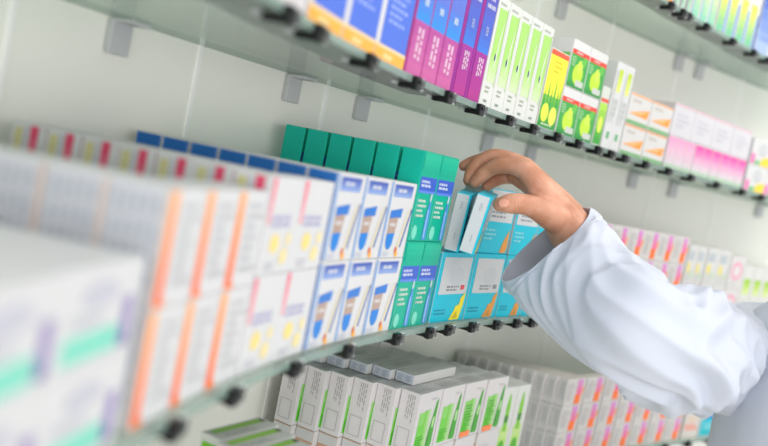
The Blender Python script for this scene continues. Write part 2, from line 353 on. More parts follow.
        base = '#f0f2ec'; P += grad('F', .2, .04, .84, .55, '#8fd03c', '#c0de8a', 4) + [('F', [(.36, .5), (.36, .78), (.46, .92), (.56, .92), (.66, .78), (.66, .5)], '#7cbf3a'), ('F', rect(.36, .6, .66, .68), '#3f8430'), ('F', oval(.5, .3, .24, .1), '#4fa82c')] + text('F', .3, .12, .7, .2, 2, '#dff0c8', 5)
    elif kind == 'aqua_base':
        base = '#eef2f4'; P += grad('F', .03, .03, .97, .50, '#12b4be', '#18b4c4', 3) + [('F', rect(.2, .50, .97, .62), '#2f8fc8'), ('F', [(.05, .7), (.5, .92), (.95, .8), (.95, .68)], '#bcd2e6')] + text('F', .2, .2, .8, .4, 2, '#a6e6ea', 5)
    elif kind == 'salmon_print':
        base = '#ece6de'; P += text('F', .1, .3, .9, .55, 2, '#ef8a72', 5, False, .7) + text('F', .2, .62, .8, .8, 2, '#f0c08a', 6)
    elif kind == 'tall_orange':
        base = '#f4f0ea'; P += [('F', rect(.1, .02, .9, .4), '#f2a23c'), ('F', rect(.1, .42, .9, .5), '#3b3a3c')]
    elif kind == 'tall_dark':
        base = '#eef2ee'; P += [('F', rect(.06, .015, .30, .98), '#3c4248'), ('F', rect(.45, .05, .8, .4), '#8fc9a4')]
    elif kind == 'tall_mint':
        base = '#f0f4ee'; P += grad('F', .1, .02, .9, .5, '#8fd0b0', '#e3e8b0', 5) + [('F', rect(.1, .02, .2, .9), '#6fa8d0')]
    elif kind == 'tall_yellow':
        base = '#f5f5f2'; P += grad('F', .05, .03, .7, .62, '#7cc49a', '#f1e85a', 6) + [('F', rect(.74, .03, .95, .5), '#8aa6d8')]
    elif kind == 'tall_blue':
        base = '#dfe6f2'; S['L'] = '#23398c'; P += grad('F', .03, .03, .6, .98, '#a9bfe6', '#3d5cb4', 6) + text('F', .2, .2, .8, .7, 5, '#7f97d0', 6)
    elif kind == 'seafoam':
        base = '#bfe4d6'; P += [('F', rect(.1, .04, .9, .4), '#6fc7ac')]
    elif kind == 'white_pink':
        base = '#f4eef0'; P += text('F', .2, .15, .8, .6, 4, '#e6c6d0', 4)
    return base, S, P
ORD = ['first', 'second', 'third', 'fourth', 'fifth', 'sixth', 'seventh', 'eighth', 'ninth', 'tenth', 'eleventh', 'twelfth']
MESH = {}
def get_mesh(kind, w, h, d, name):
    k = (kind, round(w, 5), round(h, 5), round(d, 5))
    if k not in MESH:
        b, S, P = make_design(kind, w, h, d); MESH[k] = carton_mesh(name, w, h, d, b, S, P)
    return MESH[k]
def put(kind, name, w, h, d, loc, rz, label, group, cat='box'):
    me = get_mesh(kind, w, h, d, name)
    o = bpy.data.objects.new(name, me); col.objects.link(o)
    o.location = loc; o.rotation_euler = (0, 0, rz); tag(o, label, cat, group); return o
def fits(x, y, w, d, rz):
    for sx in (-1, 1):
        px = x + sx * w / 2 * math.cos(rz) - d * math.sin(rz); py = y + sx * w / 2 * math.sin(rz) + d * math.cos(rz)
        if py > wall_y(px) - .006: return False
    return True
def block(kind, name, desc, group, x0, x1, n, z, h, layers, d, rows=1, left_rows=None, inset=.0, step=None, kinds=None, gap=.0008, rgap=.0008, jit=.6, top_only=False, dz=0, tilt=None):
    """n columns between x0 and x1 along the shelf front; row 0 stands at the front edge; the left column runs back left_rows deep.
    step: optional plan vector from one row to the next (else straight back)"""
    rnd = random.Random(hash((kind, n, layers)) % 1000 if False else len(desc) * 31 + n)
    NS = 400; acc = [0.0]
    for i in range(NS):
        xm = x0 + (x1 - x0) * (i + .5) / NS; acc.append(acc[-1] + (x1 - x0) / NS * math.sqrt(1 + front_m(xm) ** 2))
    cols_ = []
    for c in range(n):
        tgt = acc[-1] * (c + .5) / n; i = max(k for k in range(NS + 1) if acc[k] <= tgt); cols_.append(x0 + (x1 - x0) * i / NS)
    w = acc[-1] / n - gap
    lname = {1: [''], 2: ['bottom layer', 'top layer'], 3: ['bottom layer', 'middle layer', 'top layer']}[layers]
    for c, xc in enumerate(cols_):
        m = front_m(xc); rz0 = math.atan(m) + (tilt or 0); nv = Vector((-math.sin(rz0), math.cos(rz0)))
        tv = Vector((math.cos(rz0), math.sin(rz0)))
        nr = (left_rows if (c == 0 and left_rows) else rows)
        for r in range(nr):
            if step is None: off = nv * (inset + r * (d + rgap))
            else: off = nv * inset + Vector(step) * r
            x = xc + off.x; y = front_y(xc) + off.y
            if not fits(x, y, w, d, rz0): break
            for L in range(layers):
                if kinds: k = kinds(c, r, L)
                else: k = kind
                if k is None: continue
                rz = rz0 + rnd.uniform(-1, 1) * .006 * jit
                o2 = nv * rnd.uniform(0, .0012) * jit
                bits = [desc]
                if layers > 1: bits.append(lname[L])
                if n > 1: bits.append(('leftmost column' if c == 0 else 'rightmost column' if c == n - 1 else ORD[c] + ' column from left'))
                if nr > 1 or rows > 1: bits.append('at the front' if r == 0 else ORD[r] + ' back from front')
                put(k, name, w, h, d, (x + o2.x, y + o2.y, z + dz + L * (h + .0004)), rz, ', '.join(bits), group)

# ================================================================== MIDDLE SHELF
block('mint', 'medicine_box', 'white box with mint band', 'mint banded boxes on the middle shelf', -.655, -.449, 3, Z_M, .0480, 2, .05, rows=4)
block('orange_stripe', 'medicine_box', 'white box with orange edge stripe', 'orange striped boxes on the middle shelf', -.436, -.299, 3, Z_M, .0655, 2, .036, rows=1, left_rows=9)
block('red_tab', 'medicine_box', 'white box with pink tab, yellow dots', 'pink tabbed boxes on the middle shelf', -.297, -.184, 2, Z_M, .0710, 2, .0305, rows=1, left_rows=9)
block('blue_brush', 'toothbrush_box', 'white box with blue bottle picture', 'blue and white boxes on the middle shelf', -.1815, -.0045, 3, Z_M, .0755, 2, .0285, rows=1, left_rows=9)
block('teal', 'medicine_box', 'teal green box with blue band', 'teal boxes on the middle shelf', -.003, .083, 2, Z_M, .0930, 2, .0262, rows=1, left_rows=7, rgap=.0032)
def cy(x0, x1, kind, h, dz, lab, d=.036, inset=.001):
    xc = (x0 + x1) / 2; m = front_m(xc); rz = math.atan(m); nv = Vector((-math.sin(rz), math.cos(rz))) * inset
    put(kind, 'medicine_box', (x1 - x0) * math.sqrt(1 + m * m) - .001, h, d, (xc + nv.x, front_y(xc) + nv.y, Z_M + dz), rz, lab, 'turquoise boxes on the middle shelf')
cy(.092, .177, 'cyan_yellow', .082, 0, 'turquoise box with white panel and yellow figure, under the two held boxes')
cy(.178, .262, 'cyan_orange', .082, 0, 'turquoise box with white panel and orange figure, second in the lower row')
cy(.263, .330, 'cyan_orange', .082, 0, 'turquoise box in the lower row, third from left, beside the cuff')
cy(.331, .398, 'cyan_white', .082, 0, 'turquoise box in the lower row, fourth from left, half behind the cuff')
cy(.399, .466, 'cyan_white', .082, 0, 'turquoise box in the lower row, last, hidden behind the sleeve')
cy(.184, .262, 'cyan_white', .080, .0824, 'turquoise box with orange figure in the upper row, right behind the held boxes', inset=.003)
cy(.263, .330, 'cyan_white', .080, .0824, 'turquoise box in the upper row, seen under the thumb and wrist')
cy(.331, .398, 'cyan_white', .080, .0824, 'turquoise box in the upper row, behind the wrist')
block('pink_orange', 'medicine_box', 'pink-orange striped box on middle shelf', 'pink and orange striped boxes on the middle shelf', .50, .805, 6, Z_M, .0475, 3, .05, rows=1, kinds=lambda c, r, L: 'pink_orange')
block('hot_pink', 'medicine_box', 'small hot pink box above the sleeve', 'hot pink boxes on the middle shelf', .808, .872, 3, Z_M, .062, 1, .05)
block('pale_mark', 'medicine_box', 'pale grey box with faint yellow mark', 'pale marked boxes on the middle shelf', .875, .962, 2, Z_M, .066, 2, .05)
block('pale_mark', 'medicine_box', 'thin pale box laid over the pink boxes', 'thin pale boxes on the middle shelf', .808, .872, 2, Z_M, .07, 1, .05, dz=.0625)
block('pink_ring', 'medicine_box', 'whitish box with a pink ring', 'pink ringed boxes on the middle shelf', .964, 1.02, 1, Z_M, .0625, 2, .05)
block('lime_bars', 'medicine_box', 'white box with lime green bar', 'lime barred boxes on the middle shelf', 1.022, 1.30, 7, Z_M, .112, 1, .05)
# ================================================================== UPPER SHELF
block('seafoam', 'medicine_box', 'pale seafoam box at the left end of the upper shelf', 'seafoam boxes on the upper shelf', -.52, -.372, 2, Z_U, .09, 1, .07)
block('white_pink', 'medicine_box', 'white box with pale pink print, left of blue boxes', None, -.368, -.300, 1, Z_U, .12, 1, .07)
block('blue_circle', 'medicine_box', 'blue box with white circle and orange base', 'blue boxes with orange base on the upper shelf', -.296, -.091, 3, Z_U, .138, 1, .07, rows=1)
block('magenta', 'medicine_box', 'slim blue and magenta box', 'blue and magenta boxes on the upper shelf', -.088, .098, 5, Z_U, .142, 1, .09, kinds=lambda c, r, L: 'violet' if c > 2 else 'magenta')
block('leaf_white', 'medicine_box', 'slim white box with green leaf panel', 'white and green slim boxes on the upper shelf', .100, .258, 5, Z_U, .122, 1, .06)
block('lemon', 'medicine_box', 'yellow and green box with lemon picture and red band', None, .261, .314, 1, Z_U, .101, 1, .05)
block('pear', 'supplement_box', 'green box with pear picture and red band', 'green pear boxes on the upper shelf', .317, .424, 2, Z_U, .0625, 2, .05)
block('green_slim', 'medicine_box', 'narrow green and lime box between pear boxes and white boxes', None, .427, .452, 1, Z_U, .085, 1, .05)
block('lime_patch', 'medicine_box', 'tall white box with lime patch', 'white boxes with lime patch on the upper shelf', .455, .511, 2, Z_U, .126, 1, .06)
block('orange_wedge', 'medicine_box', 'flat white box with orange wedge', 'orange wedge boxes on the upper shelf', .514, .655, 2, Z_U, .0465, 2, .06)
block('pink_fade', 'medicine_box', 'pink fading box in the lower row', 'pink fading boxes on the upper shelf', .658, .938, 9, Z_U, .053, 1, .05, kinds=lambda c, r, L: 'rose_fade' if c < 3 else 'pink_fade')
block('pale_lilac', 'medicine_box', 'pale lilac box lying over the pink boxes', 'pale lilac boxes on the upper shelf', .658, .938, 4, Z_U, .052, 1, .05, dz=.0534)
block('grey_circle', 'medicine_box', 'white box with grey circle and yellow corner', 'white boxes with grey circle on the upper shelf', .946, 1.25, 4, Z_U, .049, 2, .05)
# ================================================================== TOP SHELF
block('tall_orange', 'medicine_box', 'tall white box with orange lower half', 'orange boxes on the top shelf', .50, .575, 3, Z_T, .11, 1, .05)
block('tall_dark', 'medicine_box', 'slim white box with dark left stripe', 'dark striped boxes on the top shelf', .578, .635, 3, Z_T, .11, 1, .05)
block('tall_mint', 'medicine_box', 'tall white box with mint fade', 'mint boxes on the top shelf', .638, .722, 3, Z_T, .12, 1, .05)
block('tall_yellow', 'medicine_box', 'white box with yellow to green fade', 'yellow and green boxes on the top shelf', .725, .866, 4, Z_T, .12, 1, .05)
block('tall_blue', 'medicine_box', 'pale blue box with dark blue side', 'blue boxes on the top shelf', .87, 1.2, 4, Z_T, .12, 1, .06)
# ================================================================== BOTTOM SHELF
BS = (-.0112, .0262)
def gp(c, r, L): return 'kraft' if L == 0 else ('green_panel_orange' if c > 1 else 'green_panel')
block('green_panel', 'medicine_box', 'white box with green panel', 'white boxes with green panel on the bottom shelf', .108, .340, 4, Z_B, .0730, 2, .0262, rows=6, left_rows=6, step=BS, kinds=gp, jit=.3, tilt=.03, gap=.001)
# flat boxes laid over the rear rows of that stack
for r in range(5):
    x = .196 - .0112 * (r + 1.05); y = -.189 + .0262 * (r + 1.05)
    put('flat_pack', 'medicine_box', .112, .0120, .0250, (x, y, Z_B + .1472), math.atan(front_m(.2)) + .05,
        'flat grey box lying on the green panel boxes, %s' % ('nearest the front' if r == 0 else ORD[r] + ' back from front'), 'flat boxes lying on the bottom shelf stack')
block('lime_bottle', 'medicine_box', 'slim white box with lime bottle picture', 'lime bottle boxes on the bottom shelf', .343, .415, 2, Z_B, .128, 1, .045, inset=.004)
block('pink_orange', 'medicine_box', 'pink-orange striped box on bottom shelf', 'pink and orange striped boxes on the bottom shelf', .515, .925, 7, Z_B, .0430, 3, .0168, rows=1, left_rows=11, step=(-.0062, .0166), inset=.001, jit=.3, tilt=.03, gap=.0012)
block('salmon_print', 'medicine_box', 'cream box with salmon print', 'salmon printed boxes on the bottom shelf', .928, .985, 1, Z_B, .052, 2, .05)
block('aqua_base', 'medicine_box', 'white box with aqua lower half', 'aqua boxes on the bottom shelf', .988, 1.20, 3, Z_B, .07, 1, .05)
rz = math.atan(front_m(-.2))
for r in range(3):
    for L in range(2):
        q = Vector((-.195, -.160)) + Vector((-.006, -.0255)) * (2 - (2 - r)) + Vector((.0, 0))
        put('green_end', 'medicine_box', .080, .069, .0242, (q.x + .036, q.y - .010, Z_B + L * .0694), .05,
            'grey box with green end, %s layer, %s' % (('bottom', 'top')[L], ('nearest the wall', 'middle of three', 'nearest the shelf edge')[r]), 'green ended boxes at the lower left')
# ================================================================== the two cartons in the hand
def held(BL, BR, TL, d0, label):
    w, h, d = .0168, .0665, .070
    p = at(*BL, d0); ray = (p - CAM).normalized()
    dv = (ray * .985 + RT * .13 + UP * .12).normalized()
    hv = at(*TL, d0) - p; hv = (hv - dv * hv.dot(dv)).normalized()
    wv = dv.cross(hv).normalized()
    o = bpy.data.objects.new('medicine_box', get_mesh('spine', w, h, d, 'medicine_box')); col.objects.link(o)
    M = Matrix((wv, dv, hv)).transposed().to_4x4()
    M.translation = p + wv * w / 2
    o.matrix_world = M
    tag(o, label, 'box', 'turquoise boxes held by the hand'); return o
held((443.5, 249), (459, 251), (459.5, 186.5), .968, 'turquoise box held by the hand, left one, beside the teal boxes')
held((458.8, 250.5), (474, 253), (480, 189), .944, 'turquoise box held by the hand, right one pressed by the thumb')

# ================================================================== SHELVES, WALL, FLOOR
def shelf(name, ztop, x0, x1, clip_x, bracket_x, label, studs=True):
    root = empty(name, (0, wall_y(.3) if False else 0, ztop)); tag(root, label, 'shelf', None)
    T = .0065; n = 120; mb = MB(); vs = []; over = .007
    for i in range(n + 1):
        x = x0 + (x1 - x0) * i / n; m = front_m(x); k = math.sqrt(1 + m * m)
        f = (x + m / k * over, front_y(x) - over / k); b = (x, wall_y(x) - .0005)
        vs += [(f[0], f[1], 0), (b[0], b[1], 0), (f[0], f[1], -T), (b[0], b[1], -T)]
    top, bot, fr, bk = [], [], [], []
    for i in range(n):
        a = i * 4; c = a + 4
        top.append((a, c, c + 1, a + 1)); bot.append((a + 2, a + 3, c + 3, c + 2)); fr.append((a, a + 2, c + 2, c)); bk.append((a + 1, c + 1, c + 3, a + 3))
    top.append((0, 1, 3, 2)); e = n * 4; top.append((e, e + 2, e + 3, e + 1))
    mb.mesh(vs, top + bot + bk, GLASS)
    i0 = mb.m(EDGE)
    for f in fr: mb.f.append(f); mb.mi.append(i0)
    mb.build('glass_pane', root)
    for x in clip_x:
        m = front_m(x); k = math.sqrt(1 + m * m); rz = math.atan(m)
        M = Matrix.Translation((x, front_y(x), 0)) @ Matrix.Rotation(rz, 4, 'Z')
        c = MB(); c.box((0, -.0100, -.0065), (.0118, .0058, .0125), BLACK, M, .001); c.box((0, -.001, -.0094), (.0085, .016, .0052), BLACK, M, .0008); c.box((.0012, -.0134, -.005), (.007, .0014, .0035), BLACK, M, .0004)
        cl = c.build('divider_clip', root)
        q = MB(); q.box((.0095, -.0098, -.0062), (.0060, .0054, .0120), CLEAR, M, .0008)
        for j in range(3): q.box((.0072 + j * .0024, -.01268, -.0062), (.0008, .0004, .0095), BLACK, M)
        q.build('clear_end_cap', cl)
        if studs:
            s = MB(); s.tube([M @ Vector((.004, .014, -T - .0001)), M @ Vector((.004, .014, -T - .0025))], [.0034, .0030], GREYM, 14, False)
            s.build('stud', root)
    for x in bracket_x:
        m = wall_m(x); rz = math.atan(m); M = Matrix.Translation((x, wall_y(x), 0)) @ Matrix.Rotation(rz, 4, 'Z')
        b = MB(); b.box((0, -.004, -T - .0166), (.024, .0066, .029), GREYM, M, .001); b.box((0, -.016, -T - .0022), (.022, .026, .0036), GREYM, M, .0008)
        b.build('bracket', root)
    return root
CM = [-.53, -.401, -.319, -.216, -.112, -.004, .075, .122, .184, .249, .304, .348, .388] + [.45 + .06 * i for i in range(14)]
CU = [-.45, -.347, -.293, -.187, -.079, .002, .086, .168, .236, .306, .37, .431, .472, .516, .584, .66, .738, .83, .925, 1.0, 1.08, 1.16]
CT = [.49, .555, .596, .616, .679, .775, .854, .909, .98, 1.06]
CB = [.70, .78, .86, .94, 1.02, 1.10, 1.17]
BX = [-.253, .002, .137, .436, .556, .868, 1.0, 1.3]
shelf('glass_shelf', Z_M, -.70, 1.38, CM, BX, 'middle glass shelf with black clips, the hand reaches over it', False)
shelf('glass_shelf', Z_U, -.62, 1.38, CU, BX, 'upper glass shelf above the hand, purple and green boxes on it')
shelf('glass_shelf', Z_T, .10, 1.38, CT, [.436, .556, .93, 1.0, 1.3], 'top glass shelf at the upper right corner')
shelf('glass_shelf', Z_B, -.45, 1.38, CB, BX, 'bottom glass shelf below the arm', False)
# wall: a curved panel wall
mb = MB(); n = 90; X0, X1 = -1.5, 1.75; vs = []
for i in range(n + 1):
    x = X0 + (X1 - X0) * i / n
    vs += [(x, wall_y(x), FLOOR), (x, wall_y(x), 1.25), (x, wall_y(x) + .05, FLOOR), (x, wall_y(x) + .05, 1.25)]
fs = []
for i in range(n):
    a = i * 4; c = a + 4; fs += [(a, c, c + 1, a + 1), (a + 2, a + 3, c + 3, c + 2), (a + 1, c + 1, c + 3, a + 3), (a, a + 2, c + 2, c)]
fs += [(0, 1, 3, 2), (n * 4, n * 4 + 2, n * 4 + 3, n * 4 + 1)]
mb.mesh(vs, fs, WALL); struct(mb.build('wall_back', None, True), 'curved off-white panel wall behind the shelves')

def seam_fn(nt, b):
    nz = nt.nodes.new('ShaderNodeTexNoise'); nz.inputs['Scale'].default_value = 20
    r = nt.nodes.new('ShaderNodeValToRGB'); r.color_ramp.elements[0].color = lin('#f6f6f2'); r.color_ramp.elements[1].color = lin('#fbfbf8')
    nt.links.new(nz.outputs['Fac'], r.inputs[0]); nt.links.new(r.outputs[0], b.inputs['Base Color']); b.inputs['Roughness'].default_value = .3
SEAM = shader_mat('seam_strip', seam_fn) 
for i, x in enumerate((-.575, -.36, -.145, .068, .285, .50, .715, .935, 1.15, 1.365)):
    M = Matrix.Translation((x, wall_y(x), 0)) @ Matrix.Rotation(math.atan(wall_m(x)), 4, 'Z')
    s = MB(); s.box((0, -.0002, (FLOOR + 1.25) / 2), (.006, .003, 1.25 - FLOOR - .01), SEAM, M, .0006)
    struct(s.build('trim_%d' % (i + 1)), 'thin vertical joint strip between wall panels')
mb = MB(); mb.box((.2, -1.2, FLOOR - .025), (4.4, 3.6, .05), FLOORM); struct(mb.build('floor'), 'pale tiled floor')

# ================================================================== PERSON
person = empty('person', (.366, -.649, FLOOR)); tag(person, 'person in a white coat reaching to the shelf with a bare hand, at right', 'person')
def remesh(o, vox, smooth_it=6, fac=.5):
    m = o.modifiers.new('r', 'REMESH'); m.mode = 'VOXEL'; m.voxel_size = vox; m.use_smooth_shade = True
    s = o.modifiers.new('s', 'SMOOTH'); s.iterations = smooth_it; s.factor = fac
    dg = bpy.context.evaluated_depsgraph_get(); me = bpy.data.meshes.new_from_object(o.evaluated_get(dg)); o.modifiers.clear()
    old = o.data; o.data = me; bpy.data.meshes.remove(old)
    me.polygons.foreach_set('use_smooth', [True] * len(me.polygons)); return o
def tubepx(mb, L, n=18):
    mb.tube([at(a, b, d) for a, b, d, r in L], [r for a, b, d, r in L], SKIN, n)
def spline(L, k=5):
    out = []
    for i in range(len(L) - 1):
        p0 = L[max(i - 1, 0)]; p1 = L[i]; p2 = L[i + 1]; p3 = L[min(i + 2, len(L) - 1)]
        for j in range(k):
            t = j / k
            out.append(tuple(.5 * (2 * b + (c - a) * t + (2 * a - 5 * b + 4 * c - d) * t * t + (3 * b - a - 3 * c + d) * t ** 3) for a, b, c, d in zip(p0, p1, p2, p3)))
    out.append(tuple(L[-1])); return out
hb = MB()
# forearm and wrist
tubepx(hb, spline([(645, 335, .85, .040), (614, 287, .905, .034), (585, 250, .95, .0275), (568, 226, .968, .0255)]), 28)
tubepx(hb, spline([(575, 236, .955, .022), (563, 218, .963, .022), (555, 207, .968, .0185)]), 24)
# metacarpals and back of the hand
tubepx(hb, spline([(565, 217, .965, .018), (555, 204, .962, .0160), (541, 188, .962, .0140), (526, 170.5, .968, .0116)]))
tubepx(hb, spline([(568, 216, .975, .018), (556, 201, .975, .0160), (541, 185, .978, .0140), (525, 167, .984, .0114)]))
tubepx(hb, spline([(571, 216, .988, .017), (557, 200, .992, .0150), (541, 184, .998, .0130), (524, 168, 1.003, .0110)]))
tubepx(hb, spline([(573, 219, .998, .016), (558, 204, 1.006, .0135), (542, 188, 1.012, .0118), (525, 173, 1.018, .0102)]))
# palm fill
tubepx(hb, spline([(556, 216, .968, .018), (547, 205, .975, .0150), (538, 193, .985, .0125)]))
# fingers
tubepx(hb, spline([(526, 170.5, .968, .0114), (513, 166.5, .976, .0098), (500, 165.5, .984, .0095), (489, 170, .992, .0086), (480.5, 176.5, .996, .0082), (474.5, 183, .998, .0066)]))
tubepx(hb, spline([(525, 167, .984, .0112), (509, 159.5, .996, .0098), (493, 157, 1.006, .0096), (480, 162, 1.012, .0086), (472.5, 170, 1.012, .0080), (468.5, 180.5, 1.008, .0067)]))
tubepx(hb, spline([(524, 169, 1.003, .0108), (506, 162, 1.018, .0090), (486, 159.5, 1.030, .0085), (473, 162, 1.034, .0074), (464, 166, 1.034, .0065)]))
tubepx(hb, spline([(528, 180, 1.012, .0105), (514, 177, 1.018, .0090), (501, 178, 1.018, .0082), (492, 182.5, 1.014, .0072), (486, 187, 1.010, .0060)]))
tubepx(hb, spline([(542, 194, .992, .0125), (528, 184, .996, .0110), (514, 177, 1.004, .0085)]))
# thumb with its muscle
tubepx(hb, spline([(562, 222, .955, .0170), (550, 215, .948, .0165), (536, 208, .944, .0132), (525, 204.5, .940, .0116), (516, 203.5, .937, .0116), (507, 203.8, .936, .0105), (500.0, 204.5, .937, .0080)]), 22)
# web between thumb and index
tubepx(hb, spline([(545, 208, .952, .0115), (540, 198, .958, .0105), (533, 184, .964, .0098)]))
hand = hb.build('body', person)
hand.matrix_parent_inverse = Matrix.Translation(person.location).inverted()
remesh(hand, .0011, 7, .5)
# knuckle wrinkles, nail beds and tendons: fine displacement along normals
creases = [(at(517.5, 203, .926), RT, .0035, .0006), (at(503.5, 162, .976), RT, .003, .0004), (at(484, 173.5, .989), (RT - UP).normalized(), .0028, .0004)]
me = hand.data
for v in me.vertices:
    for c, ax, s, amp in creases:
        dlt = v.co - c; L = dlt.length
        if L < .014:
            t = dlt.dot(ax)
            v.co -= v.normal * amp * (.5 + .5 * math.cos(2 * math.pi * t / s)) * max(0, 1 - L / .014)
me.update()
# rest of the body (out of frame): head, neck, torso, other arm, legs - joined as one mesh
FAC = Vector((-.90, .43, 0)).normalized(); RGT = Vector((.43, .90, 0)).normalized()
TC = Vector((.366, -.649, 0))
def bp(f, r, z): return TC + FAC * f + RGT * r + Vector((0, 0, z))
R3 = Matrix((RGT, FAC, Vector((0, 0, 1)))).transposed()
rb = MB()
rb.ellipsoid(bp(.02, 0, .10), (.073, .092, .112), SKIN, R3); rb.ellipsoid(bp(.045, 0, .055), (.052, .065, .06), SKIN, R3)
rb.tube([bp(.115, 0, .11), bp(.132, 0, .075)], [.008, .013], SKIN, 12)
for s in (-1, 1):
    rb.ellipsoid(bp(.01, s * .076, .09), (.010, .02, .032), SKIN, R3); rb.tube([bp(.109, s * .04, .125), bp(.108, s * .018, .122)], [.008, .007], SKIN, 10)
rb.tube([bp(.105, -.022, .042), bp(.112, 0, .040), bp(.105, .022, .042)], [.007, .009, .007], SKIN, 10)
rb.tube([bp(-.01, 0, .06), bp(-.015, 0, -.09)], [.052, .058], SKIN)
rb.tube([bp(-.01, -.13, -.13), bp(-.01, .13, -.13)], [.06, .06], SKIN)
rb.ellipsoid(bp(0, 0, -.28), (.16, .105, .22), SKIN, R3); rb.ellipsoid(bp(0, 0, -.55), (.165, .11, .16), SKIN, R3)
rb.tube([bp(0, .17, -.13), at(712, 354, .99), at(648, 340, .855)], [.028, .030, .034], SKIN)
rb.tube([bp(-.01, -.17, -.14), bp(0, -.22, -.42), bp(.08, -.22, -.65), bp(.12, -.21, -.72)], [.05, .042, .03, .032], SKIN)
for j, (a, b) in enumerate(((-.03, .075), (-.01, .085), (.012, .08), (.032, .065))):
    rb.tube([bp(.13, -.21 + a * .8, -.74), bp(.15, -.21 + a, -.74 - b * .6), bp(.14, -.21 + a, -.74 - b)], [.01, .009, .008], SKIN, 10)
rb.tube([bp(.13, -.19, -.70), bp(.17, -.17, -.74), bp(.185, -.17, -.775)], [.014, .011, .009], SKIN, 10)
for s in (-1, 1):
    rb.tube([bp(0, s * .09, -.60), bp(.01, s * .095, -.98), bp(-.02, s * .095, FLOOR + .09)], [.085, .055, .038], SKIN)
    rb.tube([bp(-.05, s * .095, FLOOR + .045), bp(.13, s * .10, FLOOR + .035)], [.036, .032], SKIN)
rest = rb.build('rest'); remesh(rest, .0045, 9, .5)
# join the two shells into the one body mesh
bm = bmesh.new(); bm.from_mesh(hand.data); bm.from_mesh(rest.data); 
bm.to_mesh(hand.data); bm.free(); rm = rest.data; bpy.data.objects.remove(rest); bpy.data.meshes.remove(rm)
hand.data.polygons.foreach_set('use_smooth', [True] * len(hand.data.polygons))
hand.data.materials.clear(); hand.data.materials.append(SKIN)
def fit_parent(o, par):
    o.parent = par
    o.matrix_parent_inverse = Matrix.Translation(person.location).inverted() if par == person else Matrix.Identity(4)
    return o
IRIS = mat('#3a2c22', .2, .5, 0, 'iris'); EYEW = mat('#ffffff', .25, .5, 0, 'eye_white')
for s_ in (-1, 1):
    eb = MB(); eb.ellipsoid(bp(.1035, s_ * .032, .105), (.0135, .0075, .0065), EYEW, R3, 16); eb.ellipsoid(bp(.1088, s_ * .032, .105), (.0052, .0030, .0052), IRIS, R3, 12)
    fit_parent(eb.build('eye', None, True), person)
    wb = MB(); wb.tube([bp(.106, s_ * .048, .122), bp(.112, s_ * .032, .127), bp(.113, s_ * .016, .123)], [.002, .003, .002], HAIR, 8)
    fit_parent(wb.build('eyebrow', None, True), person)
# thumb nail
nb = MB()
tc_ = at(503.5, 202.8, .9262); ax = (at(498, 203.6, .93) - at(512, 202.5, .9275)).normalized(); nn = (CAM - tc_).normalized() * .93 + UP * .30; nn = (nn - ax * nn.dot(ax)).normalized(); sd = nn.cross(ax)
vs = []; fs = []; NN = 8
for i in range(NN + 1):
    for j in range(NN + 1):
        a = (i / NN - .5) * 2; b = (j / NN - .5) * 2
        wv = .0050 * (1 - .22 * max(0, a) ** 3 - .25 * max(0, -a) ** 3)
        vs.append(tc_ + ax * a * .0056 * (1 - .18 * b * b) + sd * b * wv - nn * (.0019 * b * b + .0006 * a * a - .0003))
for i in range(NN):
    for j in range(NN): q = i * (NN + 1) + j; fs.append((q, q + 1, q + NN + 2, q + NN + 1))
nb.mesh(vs, fs, NAIL); nail = nb.build('fingernail', None, True); nail.parent = hand
sm = nail.modifiers.new('t', 'SOLIDIFY'); sm.thickness = .0006; sm.offset = -1
# dark beaded bracelet on the wrist, half inside the cuff
bc = at(580.5, 245, .955); t = (at(568, 226, .968) - at(585, 250, .95)).normalized(); e1 = t.cross(Vector((0, 0, 1))).normalized(); e2 = t.cross(e1)
bb = MB()
for k in range(34):
    a = 2 * math.pi * k / 34; bb.ellipsoid(bc + (e1 * math.cos(a) + e2 * math.sin(a)) * .0282, (.0026, .0026, .0026), BLACK, None, 10)
br = bb.build('bracelet', None, True); fit_parent(br, person); br['label'] = 'dark beaded bracelet at the cuff'
